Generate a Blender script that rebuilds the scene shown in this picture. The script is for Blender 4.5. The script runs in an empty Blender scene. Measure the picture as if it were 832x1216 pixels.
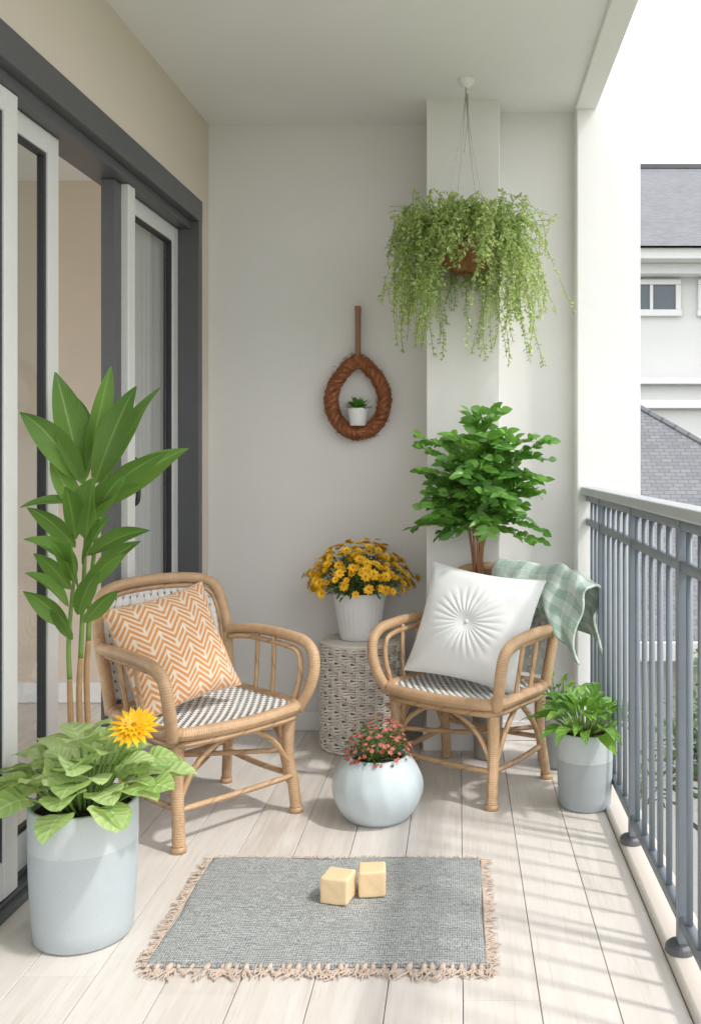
import bpy, math, random
from mathutils import Vector, Matrix, noise
random.seed(7)
R=random.random
def U(a,b): return a+(b-a)*random.random()
V=Vector
pi=math.pi
scene=bpy.context.scene

# ------------------------------------------------------------------ materials
def nmat(name):
    m=bpy.data.materials.new(name); m.use_nodes=True
    nt=m.node_tree; b=nt.nodes['Principled BSDF']
    return m,nt,b
def N(nt,t,**k):
    n=nt.nodes.new(t)
    for a,v in k.items():
        if a in n.inputs.keys(): n.inputs[a].default_value=v
        else: setattr(n,a,v)
    return n
def mixc(nt,fac,a,b,blend='MIX'):
    n=nt.nodes.new('ShaderNodeMix'); n.data_type='RGBA'; n.blend_type=blend
    for i,x in ((0,fac),(6,a),(7,b)):
        if hasattr(x,'is_output'): nt.links.new(x,n.inputs[i])
        else: n.inputs[i].default_value = x if i==0 else (x[0],x[1],x[2],1)
    return n.outputs[2]
def math_(nt,op,a,b=None,c=None):
    n=nt.nodes.new('ShaderNodeMath'); n.operation=op
    for i,x in enumerate((a,b,c)):
        if x is None: continue
        if hasattr(x,'is_output'): nt.links.new(x,n.inputs[i])
        else: n.inputs[i].default_value=x
    return n.outputs[0]
def ramp(nt,fac,stops):
    r=nt.nodes.new('ShaderNodeValToRGB'); e=r.color_ramp.elements
    while len(e)<len(stops): e.new(.5)
    for i,(p,c) in enumerate(stops):
        e[i].position=p; e[i].color=(c[0],c[1],c[2],1) if isinstance(c,tuple) else (c,c,c,1)
    nt.links.new(fac,r.inputs[0]); return r.outputs[0]
def coord(nt,kind='Object',scale=(1,1,1)):
    t=nt.nodes.new('ShaderNodeTexCoord'); mp=nt.nodes.new('ShaderNodeMapping')
    mp.inputs['Scale'].default_value=scale
    nt.links.new(t.outputs[kind],mp.inputs[0]); return mp.outputs[0]
def noisen(nt,vec,scale,detail=4,rough=.55):
    n=N(nt,'ShaderNodeTexNoise'); n.inputs['Scale'].default_value=scale
    n.inputs['Detail'].default_value=detail; n.inputs['Roughness'].default_value=rough
    if vec is not None: nt.links.new(vec,n.inputs['Vector'])
    return n.outputs['Fac']
def bump(nt,b,h,strength=.3,dist=.002):
    n=nt.nodes.new('ShaderNodeBump'); n.inputs['Strength'].default_value=strength
    n.inputs['Distance'].default_value=dist
    nt.links.new(h,n.inputs['Height']); nt.links.new(n.outputs[0],b.inputs['Normal'])
def attr(nt,name='rnd'):
    n=nt.nodes.new('ShaderNodeAttribute'); n.attribute_name=name; return n.outputs['Fac']
def simple(name,col,rough=.5,var=.12,scale=12,bs=.15,bd=.001,bscale=90,metal=0,coat=0):
    m,nt,b=nmat(name)
    v=coord(nt)
    n=noisen(nt,v,scale,4)
    dark=tuple(c*(1-var) for c in col); light=tuple(min(1,c*(1+var)) for c in col)
    nt.links.new(mixc(nt,n,dark,light),b.inputs['Base Color'])
    b.inputs['Roughness'].default_value=rough; b.inputs['Metallic'].default_value=metal
    if coat: b.inputs['Coat Weight'].default_value=coat
    bump(nt,b,noisen(nt,v,bscale,2),bs,bd)
    return m
def leafmat(name,c1,c2,rough=.42,vein=(.3,.42,.12),vw=.35,transl=.28,sidevein=0,tipc=None):
    m,nt,b=nmat(name)
    col=mixc(nt,attr(nt),c1,c2)
    uv=nt.nodes.new('ShaderNodeTexCoord').outputs['UV']
    sp=nt.nodes.new('ShaderNodeSeparateXYZ'); nt.links.new(uv,sp.inputs[0])
    if vw>.15:
        v=coord(nt); n=noisen(nt,v,25,2)
        col=mixc(nt,math_(nt,'MULTIPLY',n,.3),col,(c1[0]*.6,c1[1]*.6,c1[2]*.6))
        if tipc: col=mixc(nt,math_(nt,'MULTIPLY',math_(nt,'SUBTRACT',1.0,sp.outputs[1]),.55),col,tipc)
        ax=math_(nt,'ABSOLUTE',math_(nt,'SUBTRACT',sp.outputs[0],.5))
        mid=math_(nt,'LESS_THAN',ax,.03)
        if sidevein:
            s=math_(nt,'SINE',math_(nt,'MULTIPLY',math_(nt,'SUBTRACT',sp.outputs[1],math_(nt,'MULTIPLY',ax,.5)),sidevein*6.28))
            sv=math_(nt,'MULTIPLY',ramp(nt,s,[(.6,0.0),(1.0,1.0)]),.5)
            mid=math_(nt,'MAXIMUM',mid,sv)
            bump(nt,b,s,.35,.003)
        col=mixc(nt,math_(nt,'MULTIPLY',mid,vw),col,vein)
    nt.links.new(col,b.inputs['Base Color']); b.inputs['Roughness'].default_value=rough
    tr=nt.nodes.new('ShaderNodeBsdfTranslucent'); nt.links.new(mixc(nt,.5,col,(min(1,c2[0]*1.5),min(1,c2[1]*1.5),c2[2])),tr.inputs[0])
    mx=nt.nodes.new('ShaderNodeMixShader'); mx.inputs[0].default_value=transl
    nt.links.new(b.outputs[0],mx.inputs[1]); nt.links.new(tr.outputs[0],mx.inputs[2])
    nt.links.new(mx.outputs[0],nt.nodes['Material Output'].inputs[0])
    return m

def plaster(name,col,streak=0.0):
    m,nt,b=nmat(name); v=coord(nt)
    a=noisen(nt,v,1.6,5,.6); f=noisen(nt,v,140,3,.7); g=noisen(nt,v,22,3)
    c=mixc(nt,a,tuple(x*.94 for x in col),tuple(min(1,x*1.05) for x in col))
    c=mixc(nt,math_(nt,'MULTIPLY',g,.12),c,tuple(x*.8 for x in col))
    nt.links.new(c,b.inputs['Base Color']); b.inputs['Roughness'].default_value=.9
    bump(nt,b,math_(nt,'ADD',f,math_(nt,'MULTIPLY',g,1.2)),.22,.0022); return m
M={}
M['wall']=plaster('plaster_warm_white',(.755,.74,.725))
M['colw']=plaster('plaster_white',(.82,.815,.81))
M['beige']=plaster('plaster_beige',(.70,.62,.53))
M['ceil']=plaster('ceiling_paint',(.83,.825,.82))
M['base']=simple('baseboard_paint',(.80,.785,.77),.5,.04)
M['inner']=plaster('interior_beige',(.74,.63,.53))
M['innerc']=plaster('interior_white',(.86,.855,.845))
M['frame_l']=simple('frame_light_grey',(.70,.695,.68),.4,.05,20,.05)
M['frame_d']=simple('frame_dark_grey',(.095,.098,.105),.4,.1,20,.05)
M['gasket']=simple('rubber_gasket',(.025,.027,.03),.5)
M['rail']=simple('railing_paint',(.185,.215,.25),.38,.1,18,.1)
M['railtop']=simple('handrail_paint',(.42,.445,.46),.4,.06,18,.1)
M['cord_w']=simple('cord_white',(.78,.77,.74),.8,.1,60,.4,.001,400)
M['cord_d']=simple('cord_grey',(.33,.34,.355),.8,.2,60,.3,.001,400)
M['soil']=simple('soil',(.045,.03,.02),.95,.5,60,1,.006,120)
M['wire']=simple('steel_wire',(.45,.44,.42),.35,.1,metal=.8)
M['cream']=simple('cream_wax',(.80,.60,.36),.55,.07,30,.4,.0015,120)
M['curb']=plaster('curb_stone',(.60,.545,.49))
M['subfloor']=simple('deck_underlay',(.30,.26,.22),.9)

# floor boards
m,nt,b=nmat('whitewashed_boards'); v=coord(nt,'Object',(9,.8,9))
n1=noisen(nt,v,4,6,.62); v2=coord(nt,'Object',(60,2.2,60)); n2=noisen(nt,v2,2,5,.7)
c=mixc(nt,attr(nt),(.57,.51,.455),(.69,.64,.595))
c=mixc(nt,ramp(nt,n1,[(.35,0.0),(.7,1.0)]),c,(.73,.69,.655))
c=mixc(nt,ramp(nt,n2,[(.55,0.0),(.75,.5)]),c,(.41,.345,.29))
nt.links.new(c,b.inputs['Base Color'])
nt.links.new(ramp(nt,n1,[(.3,.34),(.7,.5)]),b.inputs['Roughness']); bump(nt,b,n2,.25,.0012); M['board']=m

# glass (single sheets, symmetric facing-based reflection)
m,nt,b=nmat('window_glass')
tr=nt.nodes.new('ShaderNodeBsdfTransparent'); tr.inputs[0].default_value=(.84,.87,.88,1)
gl=nt.nodes.new('ShaderNodeBsdfGlossy'); gl.inputs['Roughness'].default_value=.02
lw=nt.nodes.new('ShaderNodeLayerWeight'); lw.inputs[0].default_value=.5
fac=math_(nt,'ADD',math_(nt,'MULTIPLY',math_(nt,'POWER',lw.outputs['Facing'],3.2),.65),.05)
mx=nt.nodes.new('ShaderNodeMixShader'); nt.links.new(fac,mx.inputs[0])
nt.links.new(tr.outputs[0],mx.inputs[1]); nt.links.new(gl.outputs[0],mx.inputs[2])
nt.links.new(mx.outputs[0],nt.nodes['Material Output'].inputs[0]); M['glass']=m
m,nt,b=nmat('sheer_curtain'); b.inputs['Base Color'].default_value=(.66,.65,.63,1); b.inputs['Roughness'].default_value=.9
tr=nt.nodes.new('ShaderNodeBsdfTranslucent'); tr.inputs[0].default_value=(.70,.69,.67,1)
mx=nt.nodes.new('ShaderNodeMixShader'); mx.inputs[0].default_value=.4
nt.links.new(b.outputs[0],mx.inputs[1]); nt.links.new(tr.outputs[0],mx.inputs[2]); nt.links.new(mx.outputs[0],nt.nodes['Material Output'].inputs[0])
M['curtain']=m

def rattan(name,wrap,c1,c2):
    m,nt,b=nmat(name)
    uv=nt.nodes.new('ShaderNodeTexCoord').outputs['UV']
    sp=nt.nodes.new('ShaderNodeSeparateXYZ'); nt.links.new(uv,sp.inputs[0])
    ph=math_(nt,'ADD',math_(nt,'MULTIPLY',sp.outputs[1],wrap),sp.outputs[0])
    s=math_(nt,'ABSOLUTE',math_(nt,'SINE',math_(nt,'MULTIPLY',ph,3.1416)))
    v=coord(nt); n=noisen(nt,v,38,4,.6)
    c=mixc(nt,n,c1,c2)
    gap=ramp(nt,s,[(.0,1.0),(.3,0.0)])
    c=mixc(nt,math_(nt,'MULTIPLY',gap,.55),c,tuple(x*.35 for x in c1))
    c=mixc(nt,math_(nt,'MULTIPLY',ramp(nt,noisen(nt,v,9,2),[(.4,0.0),(.7,1.0)]),.35),c,tuple(x*.62 for x in c1))
    nt.links.new(c,b.inputs['Base Color']); b.inputs['Roughness'].default_value=.42
    bump(nt,b,s,.55,.0015); return m
M['rattan']=rattan('rattan_wrapped',130,(.47,.285,.15),(.69,.475,.29))
M['cane']=rattan('rattan_cane',9,(.43,.26,.135),(.62,.42,.24))
M['rust']=rattan('rust_rope',150,(.24,.078,.028),(.48,.17,.065))
M['leather']=simple('leather_strap',(.27,.14,.07),.6,.25)
M['coir']=simple('coir_fibre',(.26,.125,.05),.95,.5,50,1,.006,160)
M['jute']=simple('jute_weave',(.77,.715,.65),.85,.12,40,.8,.002,300)
M['jute_d']=simple('jute_inner',(.38,.32,.26),.9,.2)
M['fringe']=simple('cotton_fringe',(.58,.47,.39),.9,.25,30,.5,.001,400)

def potmat(name,col,band=None,bz=0,rough=.6):
    m,nt,b=nmat(name); v=coord(nt); n=noisen(nt,v,7,5,.65); n2=noisen(nt,v,150,3)
    c=mixc(nt,n,tuple(x*.9 for x in col),tuple(min(1,x*1.1) for x in col))
    if band:
        sp=nt.nodes.new('ShaderNodeSeparateXYZ'); nt.links.new(v,sp.inputs[0])
        z=math_(nt,'ADD',sp.outputs[2],math_(nt,'MULTIPLY',n,.004))
        f=math_(nt,'GREATER_THAN',z,bz)
        c=mixc(nt,f,c,band)
    c=mixc(nt,ramp(nt,n2,[(.66,0.0),(.72,.35)]),c,tuple(x*.6 for x in col))
    nt.links.new(c,b.inputs['Base Color']); b.inputs['Roughness'].default_value=rough
    bump(nt,b,math_(nt,'ADD',n2,n),.2,.0015); return m
M['pot_big']=potmat('glazed_grey_blue',(.46,.51,.53),(.53,.575,.59),.24)
M['pot_small']=potmat('grey_planter',(.37,.41,.43),(.50,.54,.555),.17)
M['pot_round']=potmat('pale_blue_ceramic',(.53,.60,.625),rough=.35)
M['pot_white']=potmat('white_ceramic',(.78,.78,.785),rough=.4)
M['pot_dark']=potmat('taupe_planter',(.32,.31,.29))

M['lf_tall']=leafmat('leaf_canna',(.045,.16,.025),(.18,.37,.06),.28,(.44,.56,.20),.55,.34,26,(.30,.44,.11))
M['lf_lime']=leafmat('leaf_lime',(.27,.47,.12),(.64,.78,.38),.40,(.72,.83,.50),.5,.32,5)
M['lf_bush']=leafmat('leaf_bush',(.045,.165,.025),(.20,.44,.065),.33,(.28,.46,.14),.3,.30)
M['lf_hang']=leafmat('leaf_trailing',(.17,.28,.06),(.58,.66,.30),.5,(.5,.6,.3),.1,.38)
M['lf_hosta']=leafmat('leaf_hosta',(.07,.23,.03),(.27,.50,.08),.36,(.45,.55,.25),.4,.3,4)
M['lf_dark']=leafmat('leaf_fine',(.03,.08,.018),(.11,.20,.04),.5,vw=.1)
M['lf_far']=leafmat('leaf_garden',(.07,.11,.05),(.17,.24,.11),.6,vw=.1)
M['pet_y']=leafmat('petal_yellow',(.84,.40,.008),(.92,.62,.025),.5,(.7,.3,.01),.1,.2)
M['pet_c']=simple('flower_centre',(.40,.16,.01),.9,.3)
M['pet_r']=leafmat('petal_red',(.40,.055,.045),(.64,.23,.18),.6,(.5,.1,.1),.1,.2)
M['stem_r']=simple('stem_reddish',(.28,.12,.06),.5,.35,25,.3)
M['stem_tan']=simple('stem_tan',(.46,.28,.13),.5,.35,25,.3)
M['stem_g']=simple('stem_green',(.19,.30,.07),.5,.2,25)
M['bark']=simple('bark',(.14,.10,.07),.9,.4,10,1,.02,20)

# ------------------------------------------------------------------ mesh builder
class MB:
    def __init__(s): s.v=[];s.f=[];s.m=[];s.uv=[];s.c=[]
    def add(s,vs,fs,m=0,c=.5,uvs=None):
        o=len(s.v); s.v.extend([tuple(p) for p in vs])
        for f in fs:
            s.f.append([i+o for i in f]); s.m.append(m); s.c.append(c)
            s.uv.append([uvs[i] for i in f] if uvs else [(0.5,0.5)]*len(f))
    def box(s,x0,x1,y0,y1,z0,z1,m=0,c=.5,fn=None):
        p=[V((x,y,z)) for z in (z0,z1) for y in (y0,y1) for x in (x0,x1)]
        if fn: p=[fn(*q) for q in p]
        s.add(p,[(0,2,3,1),(4,5,7,6),(0,1,5,4),(2,6,7,3),(0,4,6,2),(1,3,7,5)],m,c)
    def tube(s,pts,r,n=8,m=0,c=.5,closed=False,sub=5,smooth=True):
        pts=[V(p) for p in pts]
        rr=r if isinstance(r,(list,tuple)) else [r]*len(pts)
        P=[];Q=[]
        k=len(pts)
        if smooth and k>2:
            rng=k if closed else k-1
            for i in range(rng):
                if closed: a,b_,c_,d=[pts[(i+j)%k] for j in (-1,0,1,2)]; r0,r1=rr[i],rr[(i+1)%k]
                else: a=pts[max(i-1,0)];b_=pts[i];c_=pts[i+1];d=pts[min(i+2,k-1)]; r0,r1=rr[i],rr[i+1]
                for j in range(sub):
                    t=j/sub
                    P.append(.5*((2*b_)+(c_-a)*t+(2*a-5*b_+4*c_-d)*t*t+(-a+3*b_-3*c_+d)*t**3)); Q.append(r0+(r1-r0)*t)
            if not closed: P.append(pts[-1]);Q.append(rr[-1])
        else: P=pts;Q=list(rr)
        K=len(P); vs=[];uvs=[]
        def tan(i):
            if closed: return (P[(i+1)%K]-P[i-1]).normalized()
            return (P[min(i+1,K-1)]-P[max(i-1,0)]).normalized()
        t0=tan(0); ref=V((0,0,1)) if abs(t0.z)<.9 else V((1,0,0))
        nv=t0.cross(ref).normalized(); L=0
        for i in range(K):
            t=tan(i); nv=(nv-t*nv.dot(t)); nv.normalize(); bv=t.cross(nv)
            if i: L+=(P[i]-P[i-1]).length
            for j in range(n+1):
                a=2*pi*j/n; vs.append(P[i]+(nv*math.cos(a)+bv*math.sin(a))*Q[i]); uvs.append((j/n,L))
        fs=[]
        for i in range(K-1):
            for j in range(n): fs.append((i*(n+1)+j,i*(n+1)+j+1,(i+1)*(n+1)+j+1,(i+1)*(n+1)+j))
        if closed:
            i=K-1
            for j in range(n): fs.append((i*(n+1)+j,i*(n+1)+j+1,j+1,j))
        else:
            fs.append(tuple(reversed(range(n)))); fs.append(tuple((K-1)*(n+1)+j for j in range(n)))
        s.add(vs,fs,m,c,uvs)
    def lathe(s,prof,cx=0,cy=0,cz=0,n=48,m=0,c=.5,rf=None):
        vs=[];uvs=[]
        for k,(r,z) in enumerate(prof):
            for j in range(n+1):
                a=2*pi*j/n; q=r*(rf(a,z) if rf else 1)
                vs.append((cx+q*math.cos(a),cy+q*math.sin(a),cz+z)); uvs.append((j/n,k/(len(prof)-1)))
        fs=[(i*(n+1)+j,i*(n+1)+j+1,(i+1)*(n+1)+j+1,(i+1)*(n+1)+j) for i in range(len(prof)-1) for j in range(n)]
        s.add(vs,fs,m,c,uvs)
    def disc(s,r,cx,cy,cz,n=32,m=0,amp=.006):
        vs=[(cx,cy,cz+amp)];
        for k in (.5,1):
            for j in range(n):
                a=2*pi*j/n; vs.append((cx+r*k*math.cos(a),cy+r*k*math.sin(a),cz+U(-amp,amp)*(k<1)))
        fs=[(0,1+j,1+(j+1)%n) for j in range(n)]+[(1+j,1+n+j,1+n+(j+1)%n,1+(j+1)%n) for j in range(n)]
        s.add(vs,fs,m)
    def leaf(s,base,d,up,L,W,droop=.3,fold=.25,ruf=0,n=6,m=0,c=None,pw=.75,twist=0,ymax=None,xmax=None,wx=.85,cols=2,rfq=14,dpow=2):
        base=V(base); d=V(d).normalized(); up=V(up)
        side=d.cross(up)
        if side.length<.05: side=d.cross(V((1,.1,0)))
        side.normalize(); nr=side.cross(d).normalized()
        if twist: 
            q=Matrix.Rotation(twist,3,d); side=q@side; nr=q@nr
        if c is None: c=R()
        vs=[];uvs=[];ph=U(0,6); tw2=U(-.5,.5) if cols>2 else 0
        for i in range(n+1):
            t=i/n; p=base+d*L*t+V((0,0,-1))*droop*L*t**dpow
            w=W/2*max(0.0,math.sin(pi*t**pw))**wx if i not in(0,n) else W*.02
            rz=ruf*math.sin(ph+t*rfq)*W; rz2=ruf*math.sin(ph*2+t*rfq*1.3+2)*W
            sd,nn=side,nr
            if tw2:
                q=Matrix.Rotation(tw2*t,3,d); sd=q@side; nn=q@nr
            for j in range(cols+1):
                k=2*j/cols-1
                e=rz if k<0 else rz2 if cols>2 else -rz
                q=p+sd*w*k+nn*(w*fold*abs(k)**1.4+e*k*k*(1 if k else 0)) if k else p.copy()
                if ymax is not None and q.y>ymax: q.y=ymax-(q.y-ymax)*.3
                if xmax is not None and q.x>xmax: q.x=xmax-(q.x-xmax)*.3
                vs.append(q); uvs.append(((k+1)/2,t))
        fs=[]; C=cols+1
        for i in range(n):
            for j in range(cols):
                a=i*C+j; fs.append((a,a+1,a+C+1,a+C))
        s.add(vs,fs,m,c,uvs)
    def build(s,name,mats,parent=None,smooth=True,loc=(0,0,0),rot=0,bevel=0):
        me=bpy.data.meshes.new(name); 
        me.from_pydata(s.v,[],s.f)
        for mm in mats: me.materials.append(M[mm])
        me.polygons.foreach_set('material_index',s.m)
        uvl=me.uv_layers.new(name='UVMap'); flat=[]
        for f in s.uv:
            for u in f: flat+= [u[0],u[1]]
        uvl.data.foreach_set('uv',flat)
        at=me.attributes.new('rnd','FLOAT','FACE'); at.data.foreach_set('value',s.c)
        me.polygons.foreach_set('use_smooth',[smooth]*len(me.polygons))
        me.update()
        ob=bpy.data.objects.new(name,me); scene.collection.objects.link(ob)
        ob.location=loc; ob.rotation_euler=(0,0,rot)
        if bevel:
            bv=ob.modifiers.new('bevel','BEVEL'); bv.width=bevel; bv.segments=2; bv.limit_method='ANGLE'
        if parent: ob.parent=parent
        return ob
def empty(name,loc=(0,0,0),rot=0):
    e=bpy.data.objects.new(name,None); scene.collection.objects.link(e); e.location=loc; e.rotation_euler=(0,0,rot); e.empty_display_size=.1
    return e

# ------------------------------------------------------------------ balcony shell
D=4.14; CZ=2.705
XR=.50
b=MB(); BW=.171
x=-1.36; 
while x<XR-.01:
    w=min(BW,XR-x); y=-1.6+U(-1.8,0)
    while y<4.2:
        L=U(2.2,3.0); y0=max(y,-1.6); y1=min(y+L,4.2)
        if y1>y0: b.box(x+.0009,x+w-.0009,y0+.0006,y1-.0006,-.03,0,0,R())
        y+=L
    x+=BW
b.build('floor_boards',['board'],smooth=False,bevel=.0016)
b=MB(); b.box(-5,.60,-1.6,4.5,-.30,-.031); b.build('balcony_slab',['subfloor'],smooth=False)
b=MB(); b.box(XR+.002,.62,-1.6,3.9,-.32,.012); b.build('balcony_kerb',['curb'],smooth=False,bevel=.006)
b=MB(); b.box(-1.30,.496,4.14,4.44,-.3,2.9); b.box(.169,.496,3.99,4.14,-.01,2.88)
b.build('back_wall',['wall'],smooth=False)
b=MB(); b.box(-.1365,.168,3.85,4.2,-.01,2.87); b.build('pilaster',['wall'],smooth=False,bevel=.004)
b=MB(); b.box(.494,.762,3.90,4.5,-3.2,4.6); b.build('corner_column',['colw'],smooth=False,bevel=.006)
b=MB(); b.box(-1.7,.572,-1.6,4.4,CZ,2.98); b.build('ceiling',['ceil'],smooth=False)
b=MB(); b.box(.488,.577,-1.59,3.899,CZ-.022,2.99); b.build('ceiling_beam',['base'],smooth=False,bevel=.004)
b=MB(); b.box(-1.118,-.14,4.124,4.139,0.001,.085)
b.box(-.15,.18,3.836,3.849,.001,.085); b.box(-.15,-.137,3.849,4.124,.001,.0845); b.box(.1685,.18,3.849,3.977,.001,.0845)
b.box(.18,.493,3.977,3.989,.001,.085)
b.build('baseboard',['base'],smooth=False,bevel=.003)
def LW(u,d,z): return V((-1.118-.03*(4.14-d)+u,d,z))
b=MB()
b.box(-.22,0,-1.6,4.145,2.326,2.88,fn=LW)
b.box(-.22,-.001,4.03,4.143,-.01,2.327,fn=LW)
b.box(-.22,-.001,-1.6,.5,-.01,2.327,fn=LW)
b.build('house_wall',['beige'],smooth=False)

# sliding door
door=empty('sliding_door')
b=MB()
b.box(-.16,.006,.5,4.032,2.235,2.330,fn=LW)
b.box(-.16,.004,3.985,4.034,0.0,2.236,fn=LW)
b.box(-.16,-.012,.5,3.985,0.0,.022,fn=LW)
b.box(-.16,-.03,.5,3.984,2.20,2.236,fn=LW)
for u in (-.135,-.085,-.04): b.box(u,u+.008,.5,3.984,.022,.034,fn=LW)
b.build('frame',['frame_d'],door,smooth=False,bevel=.003)
def panel(name,d0,d1,u,sw=.06,mid=None):
    b=MB(); z0,z1=.035,2.198; t=.034
    st=[(d0,d0+sw),(d1-sw,d1)]
    if mid: st.append((mid-sw/2,mid+sw/2))
    for a,c in st: b.box(u-t,u,a,c,z0,z1,0,fn=LW)
    st.sort()
    for (a,c),(e,f) in zip(st[:-1],st[1:]):
        b.box(u-t+.001,u-.001,c,e,z0,z0+.10,0,fn=LW); b.box(u-t+.001,u-.001,c,e,z1-.065,z1,0,fn=LW)
        g=.012
        for q in ((c,c+g),(e-g,e)): b.box(u-t+.004,u-.006,q[0],q[1],z0+.10,z1-.065,1,fn=LW)
        b.box(u-t+.004,u-.006,c+g,e-g,z0+.10,z0+.10+g,1,fn=LW); b.box(u-t+.004,u-.006,c+g,e-g,z1-.065-g,z1-.065,1,fn=LW)
    o=b.build(name,['frame_l','gasket'],door,smooth=False,bevel=.0025)
    g=MB()
    for (a,c),(e,f) in zip(st[:-1],st[1:]):
        y0,y1,za,zb=c+.01,e-.01,z0+.105,z1-.07
        g.add([LW(u-t/2,y0,za),LW(u-t/2,y1,za),LW(u-t/2,y1,zb),LW(u-t/2,y0,zb)],[(0,1,2,3)])
    g.build(name+'_glass',['glass'],door,smooth=False)
panel('panel_fixed',3.40,3.983,-.085)
panel('panel_sliding',1.55,2.875,-.085,.07,2.2)
panel('panel_outer',.52,2.535,-.04,.07,1.6)
b=MB()
b.box(-.125,-.045,3.33,3.395,.023,2.199,0,fn=LW)
b.box(-.12,-.07,3.27,3.33,.023,2.199,1,fn=LW)
b.build('interlock_post',['frame_l','frame_d'],door,smooth=False,bevel=.003)
b=MB()
b.tube([LW(-.085,3.425,1.04),LW(-.05,3.425,1.05),LW(-.045,3.425,1.12),LW(-.05,3.425,1.2),LW(-.085,3.425,1.21)],.009,8,0)
b.build('handle',['gasket'],door)

# interior room; long unseen opening added on its far side to admit daylight
b=MB()
b.box(-4.6,-1.36,4.62,4.75,0,2.75,0)
b.box(-4.7,-4.6,-1.6,4.75,0,.25,0); b.box(-4.7,-4.6,-1.6,4.75,2.5,2.75,0)
for yy in (-1.6,.6,2.6,4.5): b.box(-4.699,-4.601,yy,yy+.12,.25,2.5,1)
b.box(-4.7,-1.345,-1.6,4.75,2.60,2.74,1)
b.box(-4.6,-1.4,4.605,4.619,0.001,.1,1)
b.build('interior_room',['inner','innerc'],smooth=False)
b=MB(); b.box(-4.6,-1.362,-1.6,4.62,-.03,-.002,0,.2); b.build('interior_floor',['board'],smooth=False)
b=MB(); vs=[];fs=[];K=140
for i in range(K+1):
    d=3.42+.60*i/K
    for z in (.03,2.5): vs.append(LW(-.150+.014*math.sin(i*.62)+.006*math.sin(i*.23+z),d,z))
for i in range(K): fs.append((2*i,2*i+2,2*i+3,2*i+1))
b.add(vs,fs); b.build('window_curtain',['curtain'])
b=MB(); vs=[];fs=[];K=160
for i in range(K+1):
    d=2.05+.45*i/K
    for z in (.03,2.5): vs.append(LW(-.20+.020*math.sin(i*.5)+.008*math.sin(i*.21+z),d,z))
for i in range(K): fs.append((2*i,2*i+2,2*i+3,2*i+1))
b.add(vs,fs); b.build('window_curtain',['curtain'])

# ------------------------------------------------------------------ railing
rail=empty('balcony_railing')
RX=.545
b=MB()
b.box(RX-.035,RX+.03,-1.6,3.898,1.062,1.094)
b.build('handrail',['railtop'],rail,smooth=False,bevel=.006)
b=MB()
b.box(RX-.014,RX+.014,-1.6,3.898,1.035,1.061)
b.box(RX-.013,RX+.013,-1.6,3.898,.935,.960)
b.box(RX-.013,RX+.013,-1.6,3.898,.075,.100)
y=3.80
while y>-1.5:
    b.tube([(RX,y,.088),(RX,y,.50),(RX,y,1.05)],.0085,8,0,smooth=False); y-=.107
b.build('balusters',['rail'],rail,bevel=0)
b=MB()
for y in (3.53,2.89,2.25,1.61,.97,.33,-.31,-.95):
    b.box(RX-.017,RX+.017,y-.012,y+.012,.012,1.06,0)
    b.lathe([(0,0.034),(.026,.034),(.034,.026),(.036,.0125)],RX-.01,y,0,20,1)
b.build('posts',['rail','frame_d'],rail,smooth=False,bevel=.002)

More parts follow.
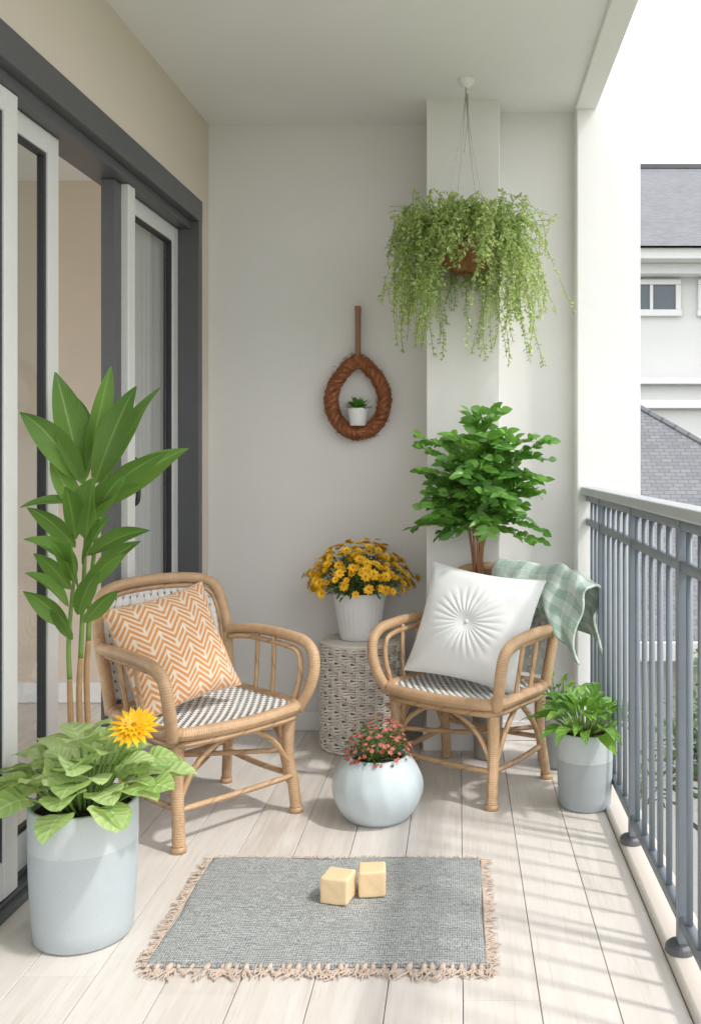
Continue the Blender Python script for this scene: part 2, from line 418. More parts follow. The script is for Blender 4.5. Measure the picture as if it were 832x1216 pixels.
# ------------------------------------------------------------------ chairs
def weave(b,P,nu,nv,wu,wv,amp,mu,mv):
    for k in range(nu):
        u=(k+.5)/nu; S=nv*4; vs=[];fs=[]
        for i in range(S+1):
            v=i/S; o=amp*math.sin(v*nv*pi+k*pi)
            for e in (-1,1):
                p,n=P(min(1,max(0,u+e*wu/2/nu)),v); vs.append(p+n*o)
        fs=[(2*i,2*i+1,2*i+3,2*i+2) for i in range(S)]; b.add(vs,fs,mu)
    for k in range(nv):
        v=(k+.5)/nv; S=nu*4; vs=[]
        for i in range(S+1):
            u=i/S; o=-amp*math.sin(u*nu*pi+k*pi)
            for e in (-1,1):
                p,n=P(u,min(1,max(0,v+e*wv/2/nv))); vs.append(p+n*o)
        fs=[(2*i,2*i+1,2*i+3,2*i+2) for i in range(S)]; b.add(vs,fs,mv)
def chair(loc,rot,Dp,bw=.25,top=.79):
    e=empty('rattan_armchair',loc,rot)
    z=.36; w=.245
    b=MB(); rr=.021
    c=.06
    ring=[(-w,-c,z),(-w,-Dp/2,z),(-w,-Dp+c,z),(-w+c*.35,-Dp+c*.35,z),(-w+c,-Dp,z-.002),(0,-Dp-.012,z-.006),(w-c,-Dp,z-.002),(w-c*.35,-Dp+c*.35,z),(w,-Dp+c,z),(w,-Dp/2,z),(w,-c,z),(w-c*.3,-c*.3,z),(w-c,0,z),(0,.004,z),(-w+c,0,z),(-w+c*.3,-c*.3,z)]
    b.tube(ring,rr,12,0,closed=True)
    b.tube([(p[0]*.97,p[1]*.98-.006,z-.034) for p in ring],.012,8,1,closed=True)
    b.build('seat_frame',['rattan','cane'],e)
    b=MB(); q=bw/.25
    zt=top-.79
    back=[(-w+.01,.0,z-.01),(-.255*q,.022,.46),(-.265*q,.050,.58),(-.262*q,.075,.68+zt),(-.240*q,.092,.745+zt),(-.19*q,.10,.775+zt),(-.10*q,.106,.787+zt),(0,.108,.79+zt)]
    back+= [(-p[0],p[1],p[2]) for p in reversed(back[:-1])]
    b.tube(back,.019,12,0)
    b.tube([(p[0]*.93,p[1]+.004,.36+(p[2]-.36)*.93) for p in back],.009,8,1)
    b.build('back_frame',['rattan','cane'],e)
    b=MB()
    for s in (-1,1):
        b.tube([(s*.262*q,.045,.565),(s*.275,-.04,.578),(s*.284,-.16,.583),(s*.287,-Dp+.10,.578),(s*.287,-Dp+.035,.566),(s*.284,-Dp-.006,.535),(s*.278,-Dp-.018,.48),(s*.262,-Dp-.006,.41),(s*.238,-Dp+.022,.345)],.0195,12,0)
        b.tube([(s*.255*q,.02,.545),(s*.262,-.06,.553),(s*.268,-.16,.552),(s*.268,-Dp+.10,.546),(s*.265,-Dp+.045,.52),(s*.255,-Dp+.035,.44),(s*.238,-Dp+.05,.36)],.010,8,1)
        for yy in (-.12,-.22):
            b.tube([(s*.270,yy,.570),(s*.258,yy-.012,.46),(s*.245,yy-.02,.36)],.0085,8,1)
    b.build('armrests',['rattan','cane'],e)
    b=MB()
    F=[(s*.215,-Dp+.035) for s in(-1,1)]; Bk=[(s*.222,-.01) for s in(-1,1)]
    for (fx,fy) in F:
        s=1 if fx>0 else -1
        b.tube([(fx,fy,z),(fx*.985,fy+.008,.2),(fx*1.02,fy-.012,.10),(fx*1.04,fy-.024,.012)],[.023,.021,.020,.021],10,0)
        b.tube([(fx*.90,fy+.03,z-.01),(fx*.92,fy+.018,.2),(fx*.99,fy,.10)],.011,8,1)
        b.tube([(fx*1.04,fy-.024,.0),(fx*1.04,fy-.023,.018)],.024,10,1)
    for (fx,fy) in Bk:
        b.tube([(fx,fy,z),(fx*.98,fy-.0,.2),(fx*1.03,fy+.03,.012)],[.021,.019,.019],10,0)
        b.tube([(fx*1.03,fy+.03,0),(fx*1.03,fy+.03,.018)],.022,10,1)
    yF,yB=-Dp+.03,.0
    for s in (-1,1):
        xs=s*.22
        b.tube([(xs,yF,.125),(xs,(yF+yB)/2,.12),(xs,yB+.005,.13)],.0105,8,1)
        b.tube([(xs,yF+.01,.14),(xs*1.01,yF+.08,.25),(xs,(yF+yB)/2,.335)],.0095,8,1)
        b.tube([(xs,yB-.01,.14),(xs*1.01,yB-.08,.25),(xs,(yF+yB)/2,.33)],.0095,8,1)
    b.tube([(-.22,yF-.01,.125),(0,yF-.005,.12),(.22,yF-.01,.125)],.0105,8,1)
    b.tube([(-.22,yB,.16),(0,yB,.155),(.22,yB,.16)],.0095,8,1)
    b.tube([(-.215,yF,.14),(-.14,yF,.26),(0,yF-.01,.325),(.14,yF,.26),(.215,yF,.14)],.0095,8,1)
    b.tube([(-.22,yB,.15),(-.14,yB,.26),(0,yB,.325),(.14,yB,.26),(.22,yB,.15)],.0095,8,1)
    b.tube([(-.22,yF,.21),(0,(yF+yB)/2,.185),(.22,yB,.20)],.009,8,1)
    b.tube([(.22,yF,.21),(0,(yF+yB)/2,.205),(-.22,yB,.20)],.009,8,1)
    b.build('legs',['rattan','cane'],e)
    b=MB()
    def PS(u,v):
        x=(u-.5)*2*(w-.008); y=-.008-(Dp-.016)*v
        q=.016*(1-(2*u-1)**2)*(1-(2*v-1)**2)
        return V((x,y,z+.010-q)),V((0,0,1))
    weave(b,PS,30,22,.94,.46,.0016,0,1)
    b.build('seat_weave',['cord_w','cord_d'],e)
    b=MB()
    def PB(u,v):
        zz=.39+v*(.375+zt); hw=.245 if v<.8 else .245-.045*((v-.8)/.2)**2
        x=(u-.5)*2*hw*q; y=.012+.095*v**.9+.012*(1-(2*u-1)**2)
        return V((x,y,zz)),V((0,-.97,.2))
    weave(b,PB,16,12,.78,.66,.0030,0,0)
    def PB2(u,v):
        p,n=PB(u,v); return p-n*.004,n
    weave(b,PB2,32,24,.55,.55,.001,1,1)
    b.build('back_weave',['cord_w','cord_d'],e)
    return e
c1=chair((-1.010,3.285,0),math.radians(47.5),.42,.235,.775)
c2=chair((.127,3.62,0),math.radians(-33.7),.375,.24,.775)

# cushions
def pillow(name,W,H,T,mat,burst=False,n=90):
    b=MB()
    for side in (1,-1):
        vs=[];uvs=[]
        for j in range(n+1):
            for i in range(n+1):
                u=2*i/n-1; v=2*j/n-1
                x=u*W/2*(1-.085*(1-v*v)**1.0*abs(u)**3); y=v*H/2*(1-.085*(1-u*u)*abs(v)**3)
                h=T/2*((1-abs(u)**2.4)*(1-abs(v)**2.4))**.55
                wr=.005*noise.noise(V((u*2.3,v*2.3,side*2.3+T*9)))+(.0015*noise.noise(V((u*7,v*7,side*5))) if not burst else 0)
                edge=min(1,(1-max(abs(u),abs(v)))*6)
                h+=wr*edge*1.6
                cr=math.hypot(u,v); th=math.atan2(v,u)
                h+= .009*edge*math.sin(th*9+3*cr)*max(0,cr-.72)
                if burst and side==1:
                    g=max(0,min(1,(cr-.06)/.20))*max(0,min(1,(.74-cr)/.40))
                    g=g*g*(3-2*g)
                    h+=.0052*g*(abs(math.cos(th*13+.5*noise.noise(V((u*2.5,v*2.5,0)))))-.5)
                    h-=.014*math.exp(-(cr/.16)**2)
                vs.append((x,-h*side,y)); uvs.append((i/n,j/n))
        fs=[]
        for j in range(n):
            for i in range(n):
                a=j*(n+1)+i; q=(a,a+1,a+n+2,a+n+1); fs.append(q if side==1 else q[::-1])
        b.add(vs,fs,0,.5,uvs)
    pts=[]
    for k in range(80):
        t=k/80*4; s=int(t); f=(t-s)*2-1
        u,v=[(f,-1),(1,f),(-f,1),(-1,-f)][s]
        pts.append((u*W/2*(1-.085*(1-v*v)*abs(u)**3),0,v*H/2*(1-.085*(1-u*u)*abs(v)**3)))
    b.tube(pts,.003,6,0,closed=True,smooth=False)
    if burst:
        b.lathe([(0,.006),(.006,.005),(.009,0),(.006,-.004)],0,0,0,16)
        k=len(b.v)
        for i in range(k-17*4,k):
            x,y,z=b.v[i]; b.v[i]=(x,-(T/2-.013)-z,y)
    return b.build(name,[mat])
m,nt,b_=nmat('orange_chevron_fabric')
uv=nt.nodes.new('ShaderNodeTexCoord').outputs['UV']; sp=nt.nodes.new('ShaderNodeSeparateXYZ')
nt.links.new(uv,sp.inputs[0]); ux,uy=sp.outputs[0],sp.outputs[1]
# interlocking herringbone: short diagonal bars whose direction flips from column to column
NC=9.0
cxx=math_(nt,'MULTIPLY',ux,NC)
tri=math_(nt,'ABSOLUTE',math_(nt,'SUBTRACT',math_(nt,'FRACT',math_(nt,'MULTIPLY',ux,NC/2)),.5))
zz=math_(nt,'ADD',math_(nt,'MULTIPLY',uy,17.0),math_(nt,'MULTIPLY',tri,4.0))
st=math_(nt,'FRACT',zz); s1=math_(nt,'GREATER_THAN',st,.42)
flz=math_(nt,'FLOOR',zz)
par=math_(nt,'MODULO',flz,3.0)
par=math_(nt,'LESS_THAN',math_(nt,'ABSOLUTE',math_(nt,'SUBTRACT',par,1.0)),.5)
edge=math_(nt,'ABSOLUTE',math_(nt,'SUBTRACT',math_(nt,'FRACT',cxx),.5))
br=math_(nt,'MULTIPLY',math_(nt,'GREATER_THAN',edge,.38),par)
wn=noisen(nt,coord(nt,'UV',(1,1,1)),14,3); 
mask=math_(nt,'MULTIPLY',s1,math_(nt,'SUBTRACT',1.0,br))
c=mixc(nt,mask,(.78,.69,.58),(.66,.27,.075))
c=mixc(nt,math_(nt,'MULTIPLY',wn,.3),c,(.74,.50,.30))
nt.links.new(c,b_.inputs['Base Color']); b_.inputs['Roughness'].default_value=.9
b_.inputs['Sheen Weight'].default_value=.2
bump(nt,b_,math_(nt,'ADD',mask,noisen(nt,coord(nt,'UV',(1,1,1)),260,2)),.4,.0012); M['chev']=m
m,nt,b_=nmat('white_linen'); v=coord(nt,'UV'); n=noisen(nt,v,6,4)
nt.links.new(mixc(nt,n,(.72,.745,.75),(.80,.81,.81)),b_.inputs['Base Color']); b_.inputs['Roughness'].default_value=.85; b_.inputs['Sheen Weight'].default_value=.15
bump(nt,b_,noisen(nt,v,300,2),.3,.0008); M['linen']=m
def orient(o,loc,rotz,lean,roll,parent=None):
    o.matrix_world=Matrix.Translation(V(loc))@Matrix.Rotation(rotz,4,'Z')@Matrix.Rotation(-lean,4,'X')@Matrix.Rotation(roll,4,'Y')
p1=pillow('chevron_cushion',.39,.39,.15,'chev')
orient(p1,(-.965,3.130,.567),math.radians(46.4),math.radians(24),math.radians(-9))
p2=pillow('sunburst_cushion',.475,.43,.17,'linen',True,180)
orient(p2,(.055,3.475,.583),math.radians(-33.7+8),math.radians(22),math.radians(6))

# throw blanket
m,nt,b_=nmat('green_gingham'); uv=nt.nodes.new('ShaderNodeTexCoord').outputs['UV']; sp=nt.nodes.new('ShaderNodeSeparateXYZ'); nt.links.new(uv,sp.inputs[0])
a1=math_(nt,'GREATER_THAN',math_(nt,'FRACT',math_(nt,'MULTIPLY',sp.outputs[0],6)),.5)
a2=math_(nt,'GREATER_THAN',math_(nt,'FRACT',math_(nt,'MULTIPLY',sp.outputs[1],9)),.5)
fac=math_(nt,'MULTIPLY',math_(nt,'ADD',a1,a2),.5)
c=mixc(nt,fac,(.60,.67,.61),(.25,.37,.30)); c=mixc(nt,math_(nt,'MULTIPLY',noisen(nt,coord(nt,'UV'),40,3),.5),c,(.44,.53,.47))
nt.links.new(c,b_.inputs['Base Color']); b_.inputs['Roughness'].default_value=.95; b_.inputs['Sheen Weight'].default_value=.3
bump(nt,b_,noisen(nt,coord(nt,'UV'),120,3),.8,.005); M['throw']=m
b=MB(); nu,nv=70,80; vs=[];uvs=[]
for j in range(nv+1):
    t=j/nv
    for i in range(nu+1):
        s=i/nu
        x=-.03+.42*s
        over=max(0,x-.24)
        topz=.800+.006*math.sin(s*9)-.8*over**1.25+ .014*noise.noise(V((s*5,0,1)))
        q=(t-.46)
        r=.044
        if abs(q)<.10:
            a=q/.10*pi/2; y=.10+r*math.sin(a)*1.2; z=topz-(r*(1-math.cos(a)))
        elif q<0:
            l=(-q-.10); y=.10-r*1.2-.14*l-.02*math.sin(l*9); z=topz-r-l*(.50+.12*math.sin(s*7+1))
        else:
            l=(q-.10); y=.10+r*1.2+.02*l; z=topz-r-l*(.50+.05*math.sin(s*6))
        hang=min(1,max(0,abs(q)-.03)/.2)
        fold=.028*math.sin(s*15+2.0*t)*hang+.012*math.sin(s*31+t*5)*hang+.018*noise.noise(V((s*6,t*6,4)))
        y+=fold; x+=.018*math.sin(t*11+s*3)*hang+.03*over
        z+=.014*noise.noise(V((s*8,t*7,9)))
        if q<0: y-=over*.35
        vs.append((x,y,z)); uvs.append((s,t))
fs=[(j*(nu+1)+i,j*(nu+1)+i+1,(j+1)*(nu+1)+i+1,(j+1)*(nu+1)+i) for j in range(nv) for i in range(nu)]
b.add(vs,fs,0,.5,uvs)
o=b.build('throw_blanket',['throw'],loc=(.127,3.62,0),rot=math.radians(-33.7))
so=o.modifiers.new('s','SOLIDIFY'); so.thickness=.010; so.offset=0

# ------------------------------------------------------------------ pots & plants
def potprof(r0,r1,h,t=.010,bulge=0,lip=.004):
    pr=[(0,0),(r0*.93,0),(r0,.008)]
    for k in range(1,9):
        s=k/8; pr.append((r0+(r1-r0)*s+bulge*math.sin(pi*s),.008+(h-.012)*s))
    pr+=[(r1-.002,h),(r1-t+.002,h),(r1-t,h-.004),(r1-t*1.2,h-.035)]
    return pr
e=empty('leafy_potted_plant',(-.955,2.36,0))
b=MB(); b.lathe(potprof(.120,.132,.338,.012,.004),n=64); b.build('pot',['pot_big'],e)
b=MB(); b.disc(.120,0,0,.315,m=0); b.build('soil',['soil'],e)
b=MB(); NL=74
for k in range(NL):
    a=k*2.39996+U(-.2,.2); f=k/(NL-1)
    el=math.radians(84-58*f+U(-8,8)); ra=.012+.055*f
    base=V((ra*math.cos(a),ra*math.sin(a),.318))
    d=V((math.cos(a)*math.cos(el),math.sin(a)*math.cos(el),math.sin(el)))
    pl=U(.09,.165)*(1.12-.30*f)
    p1_=base+d*pl*.6; p2_=base+d*pl+V((0,0,-.006*f))
    b.tube([base,p1_,p2_],.0032,5,1,sub=2)
    d2=(d*.8+V((math.cos(a),math.sin(a),-.05))*.6+V((U(-.25,.25),U(-.25,.25),U(-.1,.15)))).normalized()
    b.leaf(p2_,d2,V((0,0,1)),U(.095,.130),U(.082,.112),.42,.20,.035,14,0,min(1,max(0,.85-.6*f+U(-.3,.3))),.72,U(-.4,.4),wx=.62,cols=6,rfq=9)
b.build('leaves',['lf_lime','stem_g'],e)
def flower(b,c,nrm,r,np_,mp,mc,layers=2,n=3,pwid=.5):
    c=V(c); nrm=V(nrm).normalized(); t=nrm.orthogonal().normalized(); bt=nrm.cross(t)
    off=U(0,6)
    for l in range(layers):
        for k in range(np_):
            a=off+2*pi*(k+.5*l)/np_; d=t*math.cos(a)+bt*math.sin(a)+nrm*(.15+.32*l)
            b.leaf(c,d,nrm,r*(1-.22*l),r*pwid,.06,.15,0,n,mp,R(),.9)
    vs=[c+nrm*r*.22]; 
    for k in range(6):
        a=2*pi*k/6; vs.append(c+(t*math.cos(a)+bt*math.sin(a))*r*.22+nrm*r*.1)
    b.add(vs,[(0,1+k,1+(k+1)%6) for k in range(6)],mc)
b=MB(); fc=V((.160,-.090,.548))
b.tube([(.03,-.01,.32),(.10,-.04,.45),fc],.0035,6,2)
fn=V((.12,-.60,.75))
flower(b,fc,fn,.062,18,0,1,1,4,.26); flower(b,fc+fn*.004,fn,.052,16,0,1,2,4,.28); flower(b,fc+fn*.010,fn,.032,12,0,1,2,3,.3)
b.build('gerbera_bloom',['pet_y','pet_c','stem_g'],e)

# tall canna plant
e=empty('tall_leafy_plant',(-1.115,2.74,0))
b=MB(); b.lathe(potprof(.085,.105,.30),n=48); b.build('pot',['pot_small'],e)
b=MB(); b.disc(.095,0,0,.28); b.build('soil',['soil'],e)
def PW(px,py,d,o):
    return V(((px-545)/1100*d-o[0],d-o[1],1.2-(py-548)/1100*d-o[2]))
o_=(-1.115,2.74,0)
b=MB()
stems=[[(0.0,0,.28),(-.008,0,.50),(.008,-.01,.80),(.03,-.03,1.12)],[(.02,.01,.28),(.010,.01,.55),(.028,0,.85),(.06,-.01,1.08)],[(-.025,0,.28),(-.030,-.01,.48),(-.03,-.02,.68),(-.015,-.02,.86)]]
for s_ in stems:
    b.tube(s_[:2]+[V(s_[1]).lerp(V(s_[2]),.4)],[.0095,.009,.008],8,1)
    b.tube([V(s_[1]).lerp(V(s_[2]),.4),s_[2],s_[3]],[.0078,.007,.005],8,2)
LV=[((98,575),(66,440),2.66,.095),((98,572),(24,484),2.58,.080),((104,560),(132,432),2.74,.065),((112,575),(162,455),2.70,.075),((118,580),(190,458),2.76,.080),
((125,600),(224,530),2.78,.075),((118,590),(200,535),2.66,.055),((95,600),(24,603),2.60,.055),((90,650),(32,600),2.62,.05),((92,668),(28,640),2.57,.065),((102,640),(112,565),2.60,.095),
((104,660),(178,628),2.70,.055),((108,690),(168,640),2.74,.05),((100,700),(150,655),2.62,.05),((82,720),(30,678),2.60,.055),((80,745),(28,700),2.58,.055),((84,700),(40,655),2.66,.045),
((110,620),(150,560),2.60,.065),((92,610),(60,545),2.70,.06),((88,690),(60,640),2.56,.055),((100,740),(140,700),2.66,.05),((86,760),(60,720),2.60,.045),((100,560),(92,470),2.80,.07),
((98,670),(132,610),2.62,.055),((92,730),(118,675),2.60,.05),((90,640),(78,575),2.58,.06),((94,700),(84,640),2.56,.05),((104,610),(170,575),2.64,.05)]
for (bx,by),(tx,ty),d,w in LV:
    B=PW(bx,by,2.72,o_); T=PW(tx,ty,d,o_); L=(T-B).length
    dr=U(.12,.26)
    dv=(T-B)/L+V((0,0,dr)); L2=L*dv.length
    b.leaf(B,dv,V((.25+U(-.7,.7),-.9,.55+U(-.4,.5))),L2,w*1.08,dr,.42,.03,16,0,None,.8,U(-.7,.7),cols=6,rfq=8,dpow=2.4)
b.build('foliage',['lf_tall','stem_tan','stem_g'],e)

# round ceramic pot with red flowers
e=empty('round_flower_pot',(-.275,3.13,0))
b=MB(); pr=[]
for k in range(0,15):
    s=k/14; z=.205*s; r=.155*math.sin(pi*(.16+.66*s))**.62; pr.append((r,z))
pr=[(0,0)]+pr; rt=pr[-1][0]; pr+=[(rt-.003,.212),(rt-.012,.212),(rt-.015,.19)]
b.lathe(pr,n=112,rf=lambda a,z:1-.018*(abs(math.cos(a*7+z*12))**1.0)*(math.sin(pi*min(1,z/.21))**.7 if z<.205 else 0))
b.build('pot',['pot_round'],e)
b=MB(); b.disc(rt-.013,0,0,.19); b.build('soil',['soil'],e)
b=MB()
for k in range(560):
    a=U(0,2*pi); ph=math.acos(U(.0,1)); rr=U(.55,1)
    p=V((.108*math.sin(ph)*math.cos(a)*rr,.108*math.sin(ph)*math.sin(a)*rr,.20+.125*math.cos(ph)*rr))
    d=V((math.cos(a),math.sin(a),U(-.2,1.2)))
    b.leaf(p,d,V((0,0,1)),U(.014,.024),U(.007,.012),.3,.3,0,2,0)
    if k%9==0: b.tube([(0,0,.19),p*.6+V((0,0,.08)),p],.0015,4,2,sub=2)
for k in range(200):
    a=U(0,2*pi); ph=math.acos(U(.0,1)); rr=U(.93,1.1)
    p=V((.110*math.sin(ph)*math.cos(a)*rr,.110*math.sin(ph)*math.sin(a)*rr,.205+.125*math.cos(ph)*rr))
    flower(b,p,V((p.x,p.y,(p.z-.15))),U(.006,.010),5,1,1,1,2,.8)
b.build('blooms',['lf_dark','pet_r','stem_g'],e)

def hosta(name,loc,r,h,nl,Lf,pot='pot_small',elmin=15,up=1.0,xmax=None):
    e=empty(name,loc)
    b=MB(); b.lathe(potprof(r*.92,r,h,.009,.002),n=56); b.build('pot',[pot],e)
    b=MB(); b.disc(r-.01,0,0,h-.02); b.build('soil',['soil'],e)
    b=MB()
    for k in range(nl):
        a=k*2.39996+U(-.3,.3); f=k/nl
        el=math.radians(85-(85-elmin)*f+U(-8,8))
        base=V((.02*math.cos(a),.02*math.sin(a),h-.02)); d=V((math.cos(a)*math.cos(el),math.sin(a)*math.cos(el),math.sin(el)))
        pl=U(.05,.09)*up; q=base+d*pl; b.tube([base,q],.0025,5,1,smooth=False)
        d2=(d+V((math.cos(a)*.35,math.sin(a)*.35,0))).normalized()
        b.leaf(q,d2,V((0,0,1)),U(.75,1.1)*Lf,U(.034,.048)*Lf/.12,.5,.35,.02,8,0,None,.8,U(-.3,.3),cols=4,rfq=9)
    b.build('leaves',['lf_hosta','stem_g'],e)
hosta('potted_hosta',(.438,3.24,0),.098,.262,58,.135,up=1.3,elmin=22)
hosta('potted_seedling',(.392,3.68,0),.088,.27,14,.07,'pot_small',40)

# woven side table
e=empty('woven_side_table',(-.412,3.93,0)); RT=.168; HT=.452
b=MB(); b.lathe([(0,.004),(RT-.010,.004),(RT-.010,HT-.02),(0,HT-.02)],n=48); b.build('core',['jute_d'],e)
b=MB(); rows=39; K=168; nw=28
for k in range(rows):
    g=k//3; inn=k%3
    z=.012+(HT-.03)*k/(rows-1)
    pts=[]
    for i in range(K):
        a=2*pi*i/K; s=math.sin(a*nw/2*1.0+(g%2)*pi)
        rr_=RT+.0065*max(-.9,min(.9,s*1.6)); zo=.0018*math.sin(a*nw+inn)
        pts.append((rr_*math.cos(a),rr_*math.sin(a),z+zo))
    b.tube(pts,.0051,5,0,closed=True,smooth=False)
for i in range(nw):
    a=2*pi*(i)/nw
    for da in (-.025,.025):
        pts=[((RT+.0045*math.sin(zk*pi*13+i*pi))*math.cos(a+da),(RT+.0045*math.sin(zk*pi*13+i*pi))*math.sin(a+da),.005+(HT-.012)*zk) for zk in [j/26 for j in range(27)]]
        b.tube(pts,.0036,5,0,smooth=False)
for rr_ in [RT-.004-.0085*q for q in range(18)]:
    b.tube([(rr_*math.cos(t*2*pi/64),rr_*math.sin(t*2*pi/64),HT-.008) for t in range(64)],.0050,5,0,closed=True,smooth=False)
b.tube([((RT)*math.cos(t*2*pi/64),(RT)*math.sin(t*2*pi/64),HT-.010) for t in range(64)],.0085,7,0,closed=True,smooth=False)
b.tube([((RT)*math.cos(t*2*pi/64),(RT)*math.sin(t*2*pi/64),.009) for t in range(64)],.0085,7,0,closed=True,smooth=False)
b.build('weave',['jute'],e)

# yellow flowers in fluted pot
e=empty('yellow_flower_pot',(-.420,3.93,HT-.003)); h=.20
b=MB(); pr=potprof(.085,.112,h,.009)
b.lathe(pr,n=168,rf=lambda a,z:1+(.018*(abs(math.sin(a*14))-.5) if .012<z<h-.035 else (.03 if z>=h-.035 else 0)))
b.build('pot',['pot_white'],e)
b=MB(); b.disc(.102,0,0,h-.02); b.build('soil',['soil'],e)
b=MB()
def dome(ph,a,rr,RX_=.205,RZ=.185,z0=.215):
    lump=1+.13*noise.noise(V((math.cos(a)*2,math.sin(a)*2,ph*2)))
    rr*=lump
    return V((RX_*math.sin(ph)*math.cos(a)*rr,min(.185,RX_*.95*math.sin(ph)*math.sin(a)*rr),z0+RZ*math.cos(ph)*rr))
for k in range(1000):
    a=U(0,2*pi); ph=math.acos(U(-.12,1)); p=dome(ph,a,U(.35,.97))
    d=V((math.cos(a),math.sin(a),U(-.3,1.2)))
    b.leaf(p,d,V((0,0,1)),U(.022,.042),U(.010,.016),.3,.3,0,3,0)
for k in range(40):
    a=U(0,2*pi); ph=math.acos(U(0,1)); p=dome(ph,a,.9); b.tube([(U(-.03,.03),U(-.03,.03),.18),(p.x*.5,p.y*.5,.18+(p.z-.18)*.65),p],.0018,4,3,sub=2)
for k in range(265):
    a=U(0,2*pi); ph=math.acos(U(-.02,1)); p=dome(ph,a,U(.90,1.14)); p.y=min(p.y,.19)
    nn=V((p.x,p.y-.05,p.z-.12)).normalized()+V((U(-.3,.3),U(-.3,.3),U(-.2,.3)))
    flower(b,p,nn,U(.015,.026),8,1,2,2,2,.7)
b.build('blooms',['lf_dark','pet_y','pet_c','stem_g'],e)

# green shrub behind chair
e=empty('potted_shrub',(.115,3.765,0))
b=MB(); b.lathe(potprof(.055,.072,.42,.008),n=48); b.build('pot',['pot_dark'],e)
b=MB(); b.disc(.064,0,0,.40); b.build('soil',['soil'],e)
b=MB(); YM=3.842-3.765
tips=[]
for k in range(7):
    a=-pi+pi*k/6+U(-.2,.2); sx=math.cos(a)*U(.07,.12)
    base=(U(-.025,.025)-.01,U(-.02,.02),.40)
    p1_=V((-.045+sx*.30,-.03+.03*math.sin(a),.86)); p2_=V((-.030+sx*1.35,-.07+.05*math.sin(a),U(1.14,1.33)))
    b.tube([base,((base[0]+p1_.x)/2+U(-.01,.01),base[1]-.01,.62),p1_,p2_],[.006,.0055,.0050,.003],7,1)
    tips.append((p1_,p2_))
for k in range(140):
    p1_,p2_=tips[k%7]; t=U(.15,1.0)**.9; s0=p1_.lerp(p2_,t)
    a=U(0,2*pi); el=math.radians(U(-12,48)+35*(t-.35))
    d=V((math.cos(a)*math.cos(el)*1.1,math.sin(a)*math.cos(el)*.8-.12,math.sin(el)))
    if abs(s0.x+.03)>.02: d.x+=.3*(s0.x+.03)/.15
    d.normalize()
    L=U(.12,.25)
    L=min(L,max(.06,(.335-abs(s0.x+.03))/max(.2,abs(d.x))))
    pts=[]
    for q in range(6):
        s=q/5; P_=s0+d*L*s+V((0,0,-.045*s*s)); P_.y=min(P_.y,YM-.02); pts.append(P_)
    b.tube(pts,[.0026]*5+[.001],5,2,sub=1,smooth=False)
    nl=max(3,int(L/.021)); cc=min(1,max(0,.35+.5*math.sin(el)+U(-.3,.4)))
    for i in range(nl):
        s=(i+1)/nl*.98; j=min(4,int(s*5)); P_=pts[j].lerp(pts[j+1],s*5-j)
        tg=(pts[min(5,j+1)]-pts[j]).normalized(); sd=tg.cross(V((0,0,1))); 
        if sd.length<.1: sd=V((1,0,0))
        sd.normalize()
        for sg in (-1,1):
            if R()<.12: continue
            dd=tg*.7+sd*sg+V((U(-.3,.3),U(-.3,.3),U(-.1,.7)))
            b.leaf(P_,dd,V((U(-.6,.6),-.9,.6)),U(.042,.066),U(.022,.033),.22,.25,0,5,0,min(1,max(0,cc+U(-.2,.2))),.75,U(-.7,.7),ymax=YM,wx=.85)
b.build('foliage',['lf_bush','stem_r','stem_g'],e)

# hanging plant
HX,HY=.026,3.655
e=empty('hanging_plant',(HX,HY,0))
b=MB()
b.lathe([(0,CZ-.03),(.014,CZ-.028),(.030,CZ-.012),(.034,CZ-.0005)],n=24,m=1)
b.tube([(0,0,CZ-.03),(0,0,CZ-.06)],.003,6,0,smooth=False)
top=V((0,0,CZ-.055))
for k in range(4):
    a=2*pi*k/4+.5; b.tube([top,(.035*math.cos(a),.035*math.sin(a),2.42),(.118*math.cos(a),.118*math.sin(a),2.075)],.0013,5,0)
b.tube([top+V((.006,0,0)),(.008,.003,2.55),(-.005,0,2.42)],.0022,5,0)
b.build('hanger',['wire','base'],e)
b=MB(); pr=[(.002,1.945),(.05,1.95),(.085,1.972),(.108,2.01),(.118,2.07),(.114,2.075),(.105,2.05)]
b.lathe(pr,n=48,rf=lambda a,z:1+.02*math.sin(a*9+z*40))
for k in range(260):
    a=U(0,6.28); t=U(0,.98); i=min(4,int(t*5)); r_=pr[i][0]+(pr[i+1][0]-pr[i][0])*(t*5-i); z_=pr[i][1]+(pr[i+1][1]-pr[i][1])*(t*5-i)
    p=V((r_*math.cos(a),r_*math.sin(a),z_)); b.tube([p,p+V((U(-.02,.02),U(-.02,.02),U(-.012,.012)))+V((math.cos(a),math.sin(a),0))*.006,p+V((U(-.03,.03),U(-.03,.03),U(-.02,.02)))],.0011,4,0,sub=2)
b.build('coir_basket',['coir'],e)
b=MB(); YM=3.843-HY
def dressing(pts,cc0,sp=.0125,szm=1.0):
    n=len(pts)-1
    for i in range(n):
        seg=(pts[i+1]-pts[i]); L=seg.length
        if L<1e-5: continue
        kk=max(1,int(L/sp)); tg=seg.normalized()
        for q in range(kk):
            P_=pts[i]+seg*(q+R()*.6)/kk
            for sg in (-1,1):
                if R()<.12: continue
                sd=tg.cross(V((U(-1,1),U(-1,1),U(-1,1))))
                if sd.length<.05: continue
                sd.normalize()
                b.leaf(P_,sd*sg+tg*.5,V((0,0,1)),U(.012,.022)*szm,U(.009,.014)*szm,.1,.2,0,2,0,min(1,max(0,cc0*.6+.4*R()+ (.12 if i>n*.6 else -.08))),.8,U(-1,1),ymax=YM)
